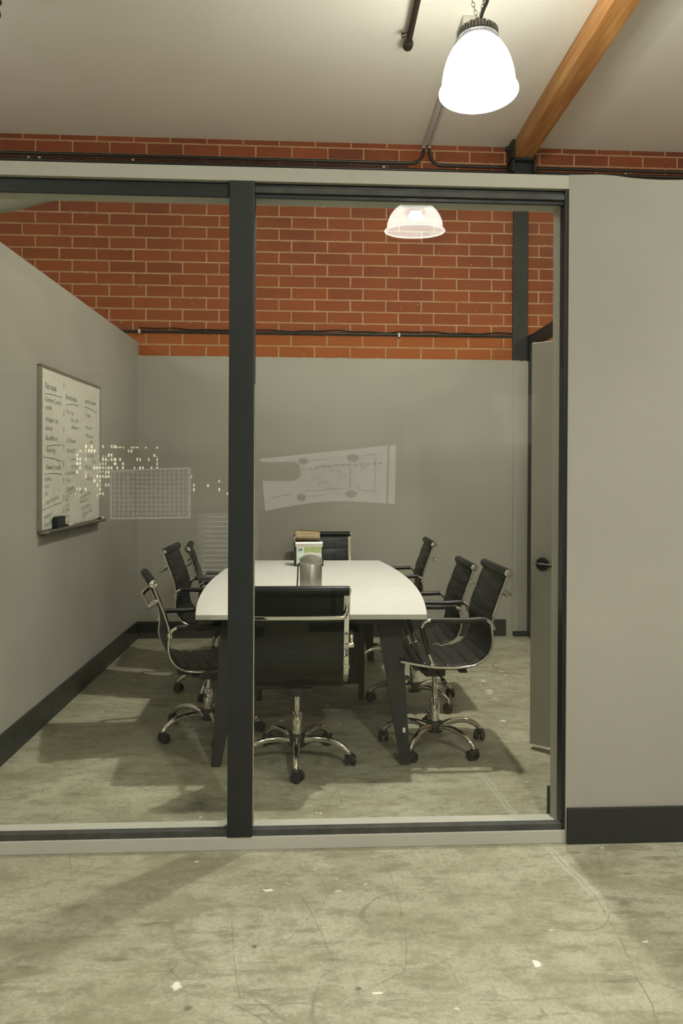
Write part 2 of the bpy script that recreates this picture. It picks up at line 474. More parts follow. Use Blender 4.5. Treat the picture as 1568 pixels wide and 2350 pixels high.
M['facade_dense'] = facade_mat('night_facade_dense', .30, .93, -3.4)
M['facade'] = facade_mat('night_facade', .62, .95, 1.2)
M['facade_sparse'] = facade_mat('night_facade_sparse', .86, .98, -3.2)
M['facade_faint'] = facade_mat('night_facade_faint', .95, .995, .2)
M['screen'] = emit('lit_sheet', (1, .985, .93, 1), 2.0)  # emission put into a plain sheet so its reflection shows
M['screenedge'] = emit('lit_edge', (1, .97, .88, 1), 2.0)  # glow added to louvre slats and lattice frame; nothing there is a lamp
M['lvback'] = emit('dim_panel', (1, .95, .80, 1), .6)  # faint glow added to the louvre backing and the two extra panels
def checker_mat():
    t = NT('backlit_lattice'); c = t.n('ShaderNodeTexChecker'); c.inputs['Scale'].default_value = 1 / .0285
    c.inputs[1].default_value = (.95, .92, .82, 1); c.inputs[2].default_value = (.15, .145, .13, 1)
    t.l(t.mapped((1, 1, 1), (.003, .003, .003), (0, PI / 4, 0)), c.inputs['Vector'])
    t.b.inputs['Base Color'].default_value = (.05, .05, .05, 1)
    t.l(c.outputs[0], t.b.inputs['Emission Color']); t.b.inputs['Emission Strength'].default_value = 1.3  # backlight is invented; emission makes the lattice pattern show in the glass
    return t.m
M['checker'] = checker_mat()

# ------------------------------------------------------------------ setting
YF, YB, XL, XW = 2.923, 6.673, -1.3695, 1.0257
ZC = 4.264
DEL = .0222            # the side walls, beam and pipes are not quite square to the front and back walls
FY, FB = 2.910, 3.056  # front and back faces of the partition
def struct(name, mb, mat, label, cat, smooth=False):
    return tag(mb.build(name, M[mat], smooth=smooth), label, cat, kind='structure')
def turn(o, px=XL, py=YB, ang=-DEL):
    """rotate a mesh built in place about a vertical axis through (px, py)"""
    T = Matrix.Translation((px, py, 0)) @ Matrix.Rotation(ang, 4, 'Z') @ Matrix.Translation((-px, -py, 0))
    o.data.transform(T)
    for ch in o.children: ch.data.transform(T)
    return o
def turned(x, y, z, px=XL, py=YB, ang=-DEL):
    v = Matrix.Translation((px, py, 0)) @ Matrix.Rotation(ang, 4, 'Z') @ Vector((x - px, y - py, z))
    return v

struct('floor', MB().box((-7, -6, -.1), (7, 7.0, 0)), 'floor', 'worn olive grey polished concrete floor running under the glass partition', 'floor')
struct('ceiling', MB().box((-7, -6, ZC), (7, 7.0, ZC + .1)), 'ceil', 'high plain off-white painted ceiling', 'ceiling')
struct('wall_back', MB().box((-7, YB + .02, 0), (7, 7.0, ZC)), 'brick', 'red brick wall with pale mortar behind the meeting room', 'wall')
# painted plasterboard on the lower back wall, with an uneven chipped top edge
def ragged(mb, x0, x1, y0, y1, z0, z1, amp, n, seed):
    r = random.Random(seed)
    t = bmesh.new(); cols = []
    for i in range(n + 1):
        x = x0 + (x1 - x0) * i / n
        zt = z1 + r.uniform(-amp, amp * .4)
        cols.append([t.verts.new(c) for c in ((x, y0, z0), (x, y0, zt), (x, y1, zt), (x, y1, z0))])
    for A, B in zip(cols[:-1], cols[1:]):
        for k in range(4):
            j = (k + 1) % 4
            t.faces.new((A[k], B[k], B[j], A[j]))
    t.faces.new(cols[0][::-1]); t.faces.new(cols[-1])
    bmesh.ops.recalc_face_normals(t, faces=t.faces[:])
    mb.join(t); return mb
struct('wall_back_lining', ragged(MB(), XL - .05, 1.868, YB - .012, YB + .02, 0, 2.403, .008, 150, 3), 'wall', 'grey-beige plasterboard lining below the bricks with a ragged top edge', 'wall')
struct('wall_back_corner', ragged(MB(), 1.864, 1.992, YB - .018, YB - .0105, .04, 2.398, .006, 12, 5), 'wall', 'narrow plasterboard strip covering the foot of the black steel column', 'wall')
turn(struct('wall_left', MB().box((XL - .1, FB, 0), (XL, YB + .02, 2.515), .003), 'wall', 'grey-beige left partition wall holding the whiteboard', 'wall'))
# right hand front wall, top edge slightly wavy
def wavy_wall():
    t = bmesh.new(); xs = [XW + (4.6 - XW) * i / 60 for i in range(61)]
    prof = lambda x: 2.560 - .010 * min(1, max(0, (x - 1.15) / .12)) + .003 * math.sin(x * 17)
    cols = []
    for x in xs:
        cols.append([t.verts.new(c) for c in ((x, FY, 0), (x, FY, prof(x)), (x, FB, prof(x) + .004), (x, FB, 0))])
    for A, B in zip(cols[:-1], cols[1:]):
        for k in range(4):
            j = (k + 1) % 4
            t.faces.new((A[k], B[k], B[j], A[j]))
    t.faces.new(cols[0][::-1]); t.faces.new(cols[-1])
    bmesh.ops.recalc_face_normals(t, faces=t.faces[:])
    m = MB(); m.join(t); return m
struct('wall_right', wavy_wall(), 'wall', 'grey-beige painted wall to the right of the glass partition', 'wall')
struct('baseboard_right', MB().box((XW + .004, FY - .012, 0), (4.6, FY, .138), .003), 'basebd', 'charcoal baseboard along the foot of the front wall right of the glass', 'baseboard')
turn(struct('baseboard_left', MB().box((XL, FB, 0), (XL + .014, YB - .028, .148), .003), 'basebd', 'charcoal baseboard along the left partition wall under the whiteboard', 'baseboard'))
struct('baseboard_back', MB().box((XL + .014, YB - .026, 0), (1.807, YB - .012, .145), .003), 'basebd', 'charcoal baseboard along the back wall behind the table', 'baseboard')
struct('baseboard_scrap', MB().box((1.872, YB - .05, 0), (1.99, YB - .012, .03), .002), 'basebd', 'short black remnant of baseboard beside the back right corner', 'baseboard')
struct('baseboard_inner', MB().box((1.004, FB, 0), (1.9, FB + .012, .160), .002), 'basebd', 'charcoal baseboard on the room side of the front wall, its end showing at the jamb', 'baseboard')
# partition structure: sill curb, header trim, jamb lining
XLL = -2.6
struct('trim_1', MB().box((XLL, FY, 0), (XW, FB, .05), .003), 'trimgrey', 'long low grey painted sill curb under the glass partition', 'sill')
struct('trim_2', MB().box((XLL, FY, 2.503), (XW, FB, 2.556), .003), 'trimgrey', 'grey painted header trim above the glass partition', 'trim')
struct('trim_3', MB().box((XLL, 2.945, 2.463), (1.013, FB, 2.503), .002), 'trimgrey', 'grey soffit lining inside the top of the glass opening', 'trim')
struct('trim_4', MB().box((1.013, 2.972, .05), (XW, FB, 2.503), .002), 'trimgrey', 'grey jamb lining inside the right end of the glass opening', 'trim')

win = tag(empty('window_1', (0, 0, 0)), 'floor to head glass partition with dark painted frame and two visible panes', 'window', kind='structure')
MB().box((XLL, FY + .022, 2.449), (XW, 2.945, 2.503), .002).build('frame_header', M['dark'], win, smooth=False)
MB().box((-.2625, FY - .004, .05), (-.170, 3.03, 2.503), .004).build('mullion', M['dark'], win, smooth=False)
MB().box((1.012, FY + .008, .05), (XW, 2.972, 2.503), .002).build('jamb', M['dark'], win, smooth=False)
for x0, x1 in ((XLL, -.2625), (-.170, 1.012)):
    MB().box((x0, FY + .006, .05), (x1, 2.949, .074), .002).build('bottom_stop', M['stop'], win, smooth=False)
MB().box((-.170, FY + .010, 2.464), (1.012, FY + .023, 2.486), .003).build('top_stop', M['stop'], win, smooth=False)
for x0, x1 in ((XLL, -.2625), (-.170, 1.012)):
    MB().box((x0, 2.951, .05), (x1, 2.959, 2.463)).build('glass_pane', M['glass'], win, smooth=False)

MB().box((-.1705, 2.944, .075), (-.1665, 2.951, 1.75), .001).box((-.2660, 2.944, .075), (-.2620, 2.951, 1.1), .001).build('caulk_line', M['caulk'], win, smooth=False)
# steel column, beam, bracket
tag(MB().box((1.858, YB - .010, 0), (1.988, YB + .02, 3.99), .003).build('steel_column', M['steelblk'], smooth=False), 'flat black steel column against the brick wall', 'column', kind='structure')
bm = tag(MB().box((1.828, 1.0, 4.104), (1.980, YB - .02, ZC), .006).build('ceiling_beam', M['wood'], smooth=False), 'orange-brown timber beam running overhead across the ceiling', 'beam', kind='structure')
turn(bm, 1.94, YB)
br = MB()
br.box((1.800, 6.50, 3.985), (1.820, YB + .02, ZC - .01), .002)
br.box((1.985, 6.50, 3.985), (2.000, YB + .02, ZC - .06), .002)
br.box((1.800, 6.50, 4.082), (2.000, YB + .02, 4.101), .002)
br.box((1.812, 6.57, 3.985), (1.992, YB + .02, 4.09), .004)
bk = tag(br.build('beam_bracket', M['steelblk'], smooth=False), 'black steel saddle bracket holding the wall end of the timber beam', 'bracket', kind='structure')
MB().cyl((1.802, 6.55, 4.19), (1.750, 6.55, 4.19), .013).cyl((1.772, 6.55, 4.19), (1.754, 6.55, 4.19), .022, n=6).build('bolt', M['steelblk'], bk)

# right-hand side of the room: dark framed glazed wall and open door
sw = tag(empty('window_2', (0, 0, 0)), 'dark framed glazed side wall beyond the open door at the right', 'window', kind='structure')
sws = [MB().box((1.992, YB - .10, 0), (2.03, YB + .018, 2.62), .003).build('corner_post', M['dark'], sw, smooth=False),
       MB().box((1.992, FB, 2.525), (2.065, YB - .10, 2.613), .003).build('side_header', M['dark'], sw, smooth=False),
       MB().box((1.992, 4.45, 0), (2.065, 4.51, 2.525), .003).build('door_post', M['dark'], sw, smooth=False),
       MB().box((2.024, 4.51, .05), (2.032, YB - .10, 2.525)).build('glass_pane', M['glass'], sw, smooth=False),
       MB().box((2.0, 4.51, 0), (2.055, YB - .10, .05), .003).build('bottom_rail', M['dark'], sw, smooth=False)]
for o in sws: turn(o, 2.0, YB)

door = MB().box((0, -.022, .026), (.91, .022, 2.088), .003).build('door_1', M['doorpaint'], smooth=False)
door.location = (1.206, 3.940, 0); door.rotation_euler = (0, 0, math.radians(-38))
tag(door, 'plain grey flush door standing open at the right of the room', 'door', kind='structure')
hd = MB()
for sg in (-1, 1):
    hd.cyl((.065, sg * .022, .955), (.065, sg * .034, .955), .034, n=32, bev=.003)
    hd.cyl((.065, sg * .034, .955), (.065, sg * .062, .955), .011)
    hd.tube(cr([(.048, sg * .060, .957), (.065, sg * .062, .956), (.12, sg * .060, .954), (.172, sg * .052, .951)], 6), .0085, 12)
tag(hd.build('door_handle', M['blackplastic'], door), 'black lever door handle on round rose')

# ------------------------------------------------------------------ conduits on the brick
CY = YB + .006
def conduit(name, pts, r, mat, label, cat='conduit', n=10, clips=None):
    o = tag(MB().tube(pts, r, n).build(name, M[mat]), label, cat)
    if clips:
        for (x, z) in clips:
            MB().box((x - .016, CY - .016, z - .018), (x + .016, YB + .019, z + .018), .003).build('strap', M['conduitgrey'], o, smooth=False)
    return o
def bend(cx, cz, r, a0, a1, y, n=10):
    return [(cx + r * math.cos(math.radians(a0 + (a1 - a0) * i / n)), y, cz + r * math.sin(math.radians(a0 + (a1 - a0) * i / n))) for i in range(n + 1)]
zA = 4.098
conduit('conduit', [(-6.5, CY, zA + .004)] + bend(1.068 - .11, zA + .11, .11, -90, 0, CY) + [(1.068, CY, 4.228)], .0135, 'conduit',
        'black conduit on the bricks sweeping up to the ceiling from the left')
conduit('conduit', [(1.118, CY, 4.228)] + bend(1.118 + .11, zA - .012 + .11, .11, 180, 270, CY) + [(1.800, CY, zA - .016)], .0135, 'conduit',
        'black conduit on the bricks bending from the ceiling towards the beam bracket')
conduit('conduit', [(2.002, CY, zA - .016), (6.5, CY, zA - .02)], .0135, 'conduit',
        'upper black conduit on the bricks to the right of the beam bracket')
conduit('cable_run', [(-6.5, CY + .004, zA - .022), (.93, CY + .004, zA - .026)], .0075, 'conduit',
        'thin black cable clipped just under the upper left conduit on the bricks', 'cable')
conduit('conduit', [(-6.5, CY, 4.046), (6.5, CY, 4.036)], .0135, 'conduit',
        'lower black conduit running the whole brick wall just above the glass partition')
conduit('cable_run', [(-6.5, CY + .004, 4.018), (6.5, CY + .004, 4.010)], .0085, 'conduit',
        'thinnest black cable lowest of the lines above the glass partition', 'cable')
for x, z in ((-2.29, 4.062), (-2.20, 4.062), (-1.42, 4.062), (.72, 4.06), (2.86, 4.055)):
    tag(MB().box((x - .012, YB + .004, z - .009), (x + .012, YB + .0198, z + .009), .003).build('conduit_strap', M['conduitgrey'], smooth=False),
        'small pale strap screwed to the bricks between the black conduits', 'strap', 'conduit straps on the brick wall')
for dx, sd in ((1.068, 'left'), (1.118, 'right')):
    pts = [(dx, CY, 4.2285)] + [(dx, CY - .022 + .022 * math.cos(a), 4.23 + .020 * math.sin(a)) for a in (.4, .8, 1.2, 1.57)] + [(dx - DEL * (CY - 4.97), 4.97, ZC - .0135)]
    conduit('ceiling_conduit', pts, .0135, 'conduitgrey', 'white painted conduit along the ceiling, the %s one of the pair behind the lamp' % sd)
tag(MB().box((1.005, 4.78, ZC - .045), (1.105, 4.969, ZC), .006).build('junction_box', M['conduitgrey'], smooth=False), 'white painted junction box on the ceiling above the lit pendant', 'junction box')
# horizontal black pipe over the plasterboard and the thin cable draped on it
pp = conduit('wall_pipe', [(XL - .6, CY, 2.611), (1.99, CY, 2.615)], .0115, 'conduit', 'slim black pipe running across the bricks just above the plasterboard', 'pipe', clips=None)
for x in (-1.36, .86):
    MB().box((x - .010, CY - .016, 2.592), (x + .010, YB + .019, 2.628), .003).build('strap', M['conduitgrey'], pp, smooth=False)
wav = [(XL + .0 + i * .05, CY + .004, 2.637 + .006 * math.sin(i * .42) + .004 * math.sin(i * 1.13 + 1)) for i in range(67)]
conduit('cable', wav, .0045, 'conduit', 'thin dark cable draped loosely along the slim black wall pipe', 'cable', 8)
# sprinkler pipe on the ceiling
sx = lambda y: .700 + DEL * (y - 5.07)
sp = tag(MB().tube([(sx(1.4), 1.4, 4.224), (sx(5.04), 5.04, 4.224)], .022, 16).build('sprinkler_pipe', M['conduit']), 'black pipe hung under the ceiling left of the lit pendant, capped end', 'pipe')
MB().lathe([(0, -.05), (.022, -.044), (.033, -.022), (.035, 0), (.033, .022), (.022, .044), (0, .05)], 20, Matrix.Translation((sx(5.05), 5.05, 4.218)) @ Matrix.Rotation(PI / 2, 4, 'X')).build('end_cap', M['conduit'], sp)
MB().cyl((sx(4.94) - .018, 4.94, 4.224), (sx(4.94) - .044, 4.94, 4.216), .012).cyl((sx(4.94) - .042, 4.94, 4.216), (sx(4.94) - .052, 4.94, 4.213), .018).build('branch_fitting', M['conduit'], sp)
MB().box((sx(3.4) - .007, 3.4, 4.24), (sx(3.4) + .007, 3.43, ZC), .001).build('hanger', M['conduit'], sp, smooth=False)
# black hook peeking in at the far left of the ceiling
hk = tag(MB().tube(cr([(-1.85, 4.7, ZC - .001), (-1.85, 4.7, 4.24), (-1.80, 4.7, 4.205), (-1.776, 4.7, 4.187), (-1.80, 4.7, 4.165), (-1.79, 4.7, 4.14), (-1.783, 4.7, 4.11), (-1.80, 4.7, 4.088), (-1.85, 4.7, 4.085)], 6), .011, 12).build('ceiling_hook', M['conduit']), 'black curled hook hanging from the ceiling at the far left edge', 'hook')

# ------------------------------------------------------------------ pendant lamps
def shade_prof(R=.2225, H=.328, TH=1.18):
    pr = []
    for i in range(25):
        th = TH * (1 - i / 24)
        pr.append(((R - .012) * math.cos(th), H * math.sin(th)))
    return pr
def make_lamp(H=.328, TH=1.18):
    root = empty('pendant_lamp')
    pr = shade_prof(.2225, H, TH)
    inner = [(r - .004, z) for r, z in pr][::-1]
    MB().lathe(pr + [(.2225, -.018), (.2185, -.018)] + inner, 64, closed=True).build('lamp_shade', M['shade'], root)
    MB().lathe([(.2225 + .0055 * math.cos(t), -.02 + .0055 * math.sin(t)) for t in [2 * PI * i / 10 for i in range(10)]], 64, closed=True).build('shade_rim', M['rim'], root)
    h2 = MB()
    h2.lathe([(0, .309), (.104, .309), (.108, .313), (.108, .338), (.104, .342), (.062, .344), (.058, .349), (.056, .386), (.050, .392), (0, .392)], 48)
    for i in range(40):
        t = bmesh.new(); bmesh.ops.create_cube(t, size=1)
        for v in t.verts: v.co = Vector((.107 + v.co.x * .022, v.co.y * .008, .326 + v.co.z * .040))
        t.transform(Matrix.Rotation(2 * PI * i / 40, 4, 'Z')); h2.join(t)
    for i in range(14):
        t = bmesh.new(); bmesh.ops.create_cube(t, size=1)
        for v in t.verts: v.co = Vector((.070 + v.co.x * .036, v.co.y * .006, .355 + v.co.z * .034))
        t.transform(Matrix.Rotation(2 * PI * i / 14, 4, 'Z')); h2.join(t)
    h2.build('lamp_housing', M['housing'], root)
    v = MB()
    for r0, r1 in ((.078, .084), (.114, .119)):
        v.lathe([(r0, .300), (r1, .300), (r1, .309), (r0, .309)], 56, closed=True)
    for i in range(48):
        t = bmesh.new(); bmesh.ops.create_cube(t, size=1)
        for q in t.verts: q.co = Vector((.099 + q.co.x * .034, q.co.y * .006, .3045 + q.co.z * .009))
        t.transform(Matrix.Rotation(2 * PI * i / 48, 4, 'Z')); v.join(t)
    v.build('vent_ring', M['vent'], root)
    MB().lathe([(.074, .238), (.078, .238), (.060, .300), (.0, .303), (0, .299), (.056, .296)], 40, closed=False).build('reflector_cup', M['vent'], root)  # unseen cup, added to block the bulb's upward light
    MB().lathe([(0, .284), (.040, .286), (.050, .294), (0, .2945)], 32).build('light_source', M['led'], root)
    k = MB()
    k.tube([(.016 * math.cos(a) , 0, .412 + .016 * math.sin(a)) for a in [2 * PI * i / 16 for i in range(17)]], .0045, 8)
    k.cyl((0, 0, .388), (0, 0, .40), .008)
    k.build('hook', M['housing'], root)
    return root
M['led'] = emit('led_chip', (1, .97, .88, 1), 18.0)
def chain(mb, p, q, L=.030, w=.0085, r=.0022):
    p, q = Vector(p), Vector(q); n = max(2, int((q - p).length / (L * .78)))
    d = (q - p).normalized(); o = d.orthogonal().normalized()
    for i in range(n):
        c = p.lerp(q, (i + .5) / n)
        u = Matrix.Rotation(PI / 2 * (i % 2) + .3, 3, d) @ o
        pts = [c + d * (L / 2 - w) * (1 if abs(a) < PI / 2 else -1) * 1.0 + d * w * math.cos(a) + u * w * math.sin(a) for a in [-PI + 2 * PI * (k + .5) / 12 for k in range(12)]]
        pts.append(pts[0])
        mb.tube(pts, r, 6)
def hang(root, zrim, tag_label, group, dx=0.0):
    h = (ZC - zrim) / root.scale[0] / math.cos(R_TILT)
    c = MB(); chain(c, (-.002, 0, .425), (-.10, -.02, h)); chain(c, (.012, 0, .425), (.10, .03, h))
    c.build('chain', M['chain'], root)
    w = MB(); w.tube(cr([(.018, 0, .388), (.02, 0, .43), (.035, 0, .48), (.06, .0, .54), (.075, .02, .62), (.05, .04, .70), (.05, .05, h)], 8), .010, 10)
    w.build('power_cable', M['blackplastic'], root)
    tag(root, tag_label, 'lamp', group)
R_TILT = -math.radians(4.5)
L1 = make_lamp()
L2 = make_lamp(.198, 1.42)
for ch in L2.children:
    if ch.name.split('.')[0] not in ('lamp_shade', 'shade_rim'): ch.location.z -= .128
L1.rotation_euler = (R_TILT, 0, 0); L2.rotation_euler = (R_TILT, 0, 0)
L1.location = (.976, 4.22, 3.528); L1.scale = (.95, .95, .95); L2.location = (.862, .11, 3.255)
hang(L1, 3.528, 'white dome pendant lamp glowing above the glass-walled meeting room', 'dome pendant lamps')
hang(L2, 3.255, 'white dome pendant lamp out in the corridor, mirrored in the glass partition', 'dome pendant lamps')
def lamp_light(name, loc, power, size=.045, color=(1, .965, .885), side=.45, down=.10):
    """a downward LED board plus the little sideways spill of its lens"""
    d = bpy.data.lights.new(name, 'POINT'); d.energy = power * side; d.shadow_soft_size = size; d.color = color
    o = bpy.data.objects.new(name, d); COL.objects.link(o); o.location = loc
    d = bpy.data.lights.new(name, 'AREA'); d.shape = 'DISK'; d.size = .11; d.spread = math.radians(150); d.energy = power * down; d.color = color
    o = bpy.data.objects.new(name, d); COL.objects.link(o); o.location = (loc[0], loc[1], loc[2] - .004)
    return o
P = 170
lamp_light('pendant_bulb', (.976, 4.22, 3.528 + .222), P * 1.1)
lamp_light('corridor_bulb', (.868, .11, 3.255 + .100), P * 1.0)
for i, (x, y) in enumerate(((-2.9, .14), (3.1, 1.6), (-3.2, 4.3), (4.4, 4.3), (3.9, -3.2))):  # unseen lamp copies, added to brighten ceiling, corridor floor and front wall
    o = copy_tree(L2); o.location = (x, y, 3.272)
    o['label'] = ['white dome pendant out of frame above the corridor to the left', 'white dome pendant out of frame above the corridor to the right',
                  'white dome pendant out of frame over the neighbouring room on the left', 'white dome pendant out of frame over the space right of the room',
                  'white dome pendant out of frame behind the photographer'][i]
    lamp_light('hall_bulb', (x, y, 3.372), P * (.6, .95, .3, .3, .5)[i], side=.3, down=.12)

# ------------------------------------------------------------------ table
def make_table():
    root = empty('conference_table', (.078, 4.79, 0), -.0124)
    y0, y1 = -1.13, 1.13; yc = 0.0; n = 24
    hw = lambda t: .546 - .011 * (1 + t) + .085 * (1 - t * t)
    R = [(hw(-1 + 2 * i / n), y0 + (y1 - y0) * i / n) for i in range(n + 1)]
    pts = R + [(-x, y) for x, y in R[::-1]]
    MB().poly(pts, .721, .7452, .0015).build('tabletop', M['tablewhite'], root)
    e = MB(); inn = [(x * .997, yc + (y - yc) * .998) for x, y in pts]
    e.poly([(x * 1.0008, yc + (y - yc) * 1.0008) for x, y in pts], .7228, .7434)
    e.build('edge_band', M['tableedge'], root)
    a = MB()
    for sx in (-1, 1): a.box((sx * .36, y0 + .12, .675), (sx * .40, y1 - .12, .721), .003)
    for yy in (y0 + .12, yc, y1 - .16): a.box((-.40, yy, .676), (.40, yy + .04, .720), .003)
    a.build('underframe', M['tablesteel'], root, smooth=False)
    for sx in (-1, 1):
        for (yt, yb) in ((y0 + .20, y0 + .085), (y1 - .20, y1 - .085)):
            t = bmesh.new()
            top = [(-.062, -.02), (.062, -.02), (.062, .02), (-.062, .02)]; bot = [(-.024, -.016), (.024, -.016), (.024, .016), (-.024, .016)]
            A = [t.verts.new((sx * .385 + u, yt + v, .70)) for u, v in top]; B = [t.verts.new((sx * .457 + u, yb + v, 0)) for u, v in bot]
            Cc = []
            t.faces.new(A); t.faces.new(B[::-1])
            for i in range(4):
                j = (i + 1) % 4; t.faces.new((A[i], B[i], B[j], A[j]))
            bmesh.ops.recalc_face_normals(t, faces=t.faces[:])
            bmesh.ops.bevel(t, geom=t.edges[:], offset=.004, segments=2, affect='EDGES')
            m = MB(); m.join(t); lg = m.build('leg', M['tablesteel'], root, smooth=False)
            if sx == 1 and yt < yc:
                MB().box((.444, y0 + .0805, .155), (.458, y0 + .0845, .178)).build('sticker', M['sticker'], lg, smooth=False)['label'] = 'small white sticker'
    for sx in (-1, 1):
        MB().box((sx * .30, yc + .015, 0), (sx * .335, yc + .05, .70), .003).build('centre_leg', M['tablesteel'], root, smooth=False)
    MB().box((-.30, yc + .02, .10), (.30, yc + .045, .55), .003).build('modesty_panel', M['tablesteel'], root, smooth=False)
    return tag(root, 'white boat-shaped conference table on splayed black legs', 'table')
make_table()

# ------------------------------------------------------------------ office chair (faces +X, origin on floor)
SEC = rrect(.026, .0105, .004)
# side profile relative to the seat bottom (x forward)
PROF = [(.215, .034), (.16, .022), (.08, .008), (0, 0), (-.08, .0), (-.155, .012), (-.205, .042), (-.235, .09), (-.243, .14), (-.238, .185), (-.242, .235), (-.262, .30), (-.292, .38), (-.321, .458)]
def chair(seat, base_rot, twist=0.0):
    root = empty('office_chair')
    C = cr([(x, 0, z + seat) for x, z in PROF], 6)
    # cumulative length
    s = [0]
    for a, b in zip(C[:-1], C[1:]): s.append(s[-1] + (b - a).length)
    def sling(i0, i1, w, off, rib, amp, name):
        t = bmesh.new(); rows = []
        # resample finely
        L0, L1 = s[i0], s[i1]; n = int((L1 - L0) / .004)
        def at(d):
            for k in range(len(s) - 1):
                if s[k + 1] >= d or k == len(s) - 2:
                    u = (d - s[k]) / max(1e-9, s[k + 1] - s[k]); return C[k].lerp(C[k + 1], u), (C[k + 1] - C[k]).normalized()
        for i in range(n + 1):
            d = L0 + (L1 - L0) * i / n
            p, tg = at(d); nn = Vector((tg.z, 0, -tg.x))  # points to the sitter (up / forward)
            if nn.z < 0 and abs(tg.x) > abs(tg.z): nn = -nn
            if nn.x < 0 and abs(tg.z) >= abs(tg.x): nn = -nn
            h = abs(math.sin(PI * (d - L0) / rib)) ** .45 * amp
            ed = .003
            row = []
            for (yy, k) in ((-w, 0), (-w + .006, 1), (0, 1.0), (w - .006, 1), (w, 0)):
                row.append(p + nn * (off + ed + h * k) + Vector((0, yy, 0)))
            for (yy, k) in ((w, 0), (w - .006, 1), (0, 1), (-w + .006, 1), (-w, 0)):
                row.append(p + nn * (off - ed - h * .5 * k) + Vector((0, yy, 0)))
            rows.append([t.verts.new(q) for q in row])
        m_ = len(rows[0])
        for A, B in zip(rows[:-1], rows[1:]):
            for k in range(m_):
                j = (k + 1) % m_
                t.faces.new((A[k], A[j], B[j], B[k]))
        t.faces.new(rows[0][::-1]); t.faces.new(rows[-1])
        bmesh.ops.recalc_face_normals(t, faces=t.faces[:])
        m = MB(); m.join(t)
        return m
    NP = len(C) - 1
    split = 6 * 6 + 2
    sling(0, split, .212, .004, .058, .007, 'seat').build('seat', M['leather'], root)
    b = sling(split, NP, .212, .004, .098, .005, 'backrest')
    b.build('backrest', M['leather'], root)
    top = C[-1]
    roll = MB(); roll.cyl((top.x + .002, -.232, top.z + .004), (top.x + .002, .232, top.z + .004), .0225, n=24, bev=.003)
    rl = roll.build('top_roll', M['leather'], root)
    for sg in (-1, 1):
        MB().cyl((top.x + .002, sg * .232, top.z + .004), (top.x + .002, sg * .240, top.z + .004), .0205, n=24, bev=.003).cyl((top.x + .002, sg * .240, top.z + .004), (top.x + .002, sg * .243, top.z + .004), .010, n=16, bev=.001).build('end_cap', M['chrome'], rl)
    for sg in (-1, 1):
        MB().sweep([(p.x, sg * .226, p.z) for p in C], SEC, up=(0, 1, 0)).build('side_frame', M['chrome'], root)
    # chrome grab bar behind the back
    bx, bz = -.287, seat + .366
    pts = [(bx, -.226, bz + .012), (bx - .018, -.224, bz + .004), (bx - .042, -.212, bz - .014), (bx - .05, -.190, bz - .022), (bx - .05, 0, bz - .024),
           (bx - .05, .190, bz - .022), (bx - .042, .212, bz - .014), (bx - .018, .224, bz + .004), (bx, .226, bz + .012)]
    MB().tube(cr(pts, 6), .0115, 14).build('grab_bar', M['chrome'], root)
    # armrests
    for sg in (-1, 1):
        y = sg * .252
        path = cr([(-.238, y, seat + 0.198), (-.226, y, seat + 0.224), (-.19, y, seat + 0.238), (-.10, y, seat + 0.235), (.06, y, seat + 0.238), (.095, y, seat + 0.232), (.113, y, seat + 0.208), (.108, y, seat + 0.178), (.082, y, seat + .085), (.060, y, seat + .030)], 7)
        ar = MB().tube(path, .0095, 12)
        ar.cyl((-.238, sg * .222, seat + 0.198), (-.238, sg * .262, seat + 0.198), .012, n=16, bev=.002)
        ar.cyl((.060, sg * .222, seat + .024), (.060, sg * .262, seat + .024), .012, n=16, bev=.002)
        ao = ar.build('armrest', M['chrome'], root)
        MB().tube(path[12:30], .0135, 14).build('arm_pad', M['blackplastic'], ao)
        MB().tube(path[44:58], .0130, 14).build('arm_sleeve', M['blackplastic'], ao)
    # mechanism
    mc = MB()
    mc.box((-.14, -.07, seat - .055), (.12, .07, seat - .028), .008)
    mc.box((-.05, -.045, seat - .095), (.06, .045, seat - .05), .014)
    mc.box((-.17, -.03, seat - .06), (-.12, .03, seat - .02), .006)
    for xx in (-.10, .09): mc.box((xx - .02, -.222, seat - .029), (xx + .02, .222, seat - .018), .003)
    me = mc.build('mechanism', M['blackplastic'], root)
    MB().tube(cr([(.0, .04, seat - .06), (.0, .12, seat - .062), (.0, .22, seat - .066)], 5), .006, 8).cyl((0, .20, seat - .065), (0, .26, seat - .068), .011, bev=.003).build('tilt_lever', M['blackplastic'], me)
    # column
    zt = seat - .08
    cy = MB().cyl((0, 0, .095), (0, 0, .245), .0255, n=28, bev=.003).build('gas_column', M['chrome'], root)
    MB().cyl((0, 0, .24), (0, 0, zt), .014, n=20).build('piston', M['chrome'], cy)
    MB().lathe([(0, .072), (.034, .072), (.044, .078), (.046, .095), (.046, .118), (.040, .127), (.026, .130), (0, .130)], 32).build('hub', M['blackplastic'], root)
    for k in range(5):
        a = base_rot + 2 * PI * k / 5
        d = Vector((math.cos(a), math.sin(a), 0))
        pts = [d * r + Vector((0, 0, z)) for r, z in ((.035, .103), (.09, .116), (.15, .117), (.20, .107), (.24, .087), (.262, .067), (.270, .054))]
        pts = cr(pts, 5); n = len(pts)
        lg = MB().tube(pts, .0175, 14, radii=[1.0 - .3 * i / (n - 1) for i in range(n)]).build('base_leg', M['chrome'], root)
        cs = MB()
        ca = a + 1.1 + .7 * k + twist
        q = Vector((math.cos(ca), math.sin(ca), 0)); w = Vector((-q.y, q.x, 0))
        c0 = d * .272 + q * .010 + Vector((0, 0, .0265))
        for sg in (-1, 1):
            cs.cyl(c0 + w * sg * .006, c0 + w * sg * .027, .0265, n=24, bev=.007)
        cs.cyl(d * .272 + Vector((0, 0, .03)), d * .272 + Vector((0, 0, .060)), .012, n=16)
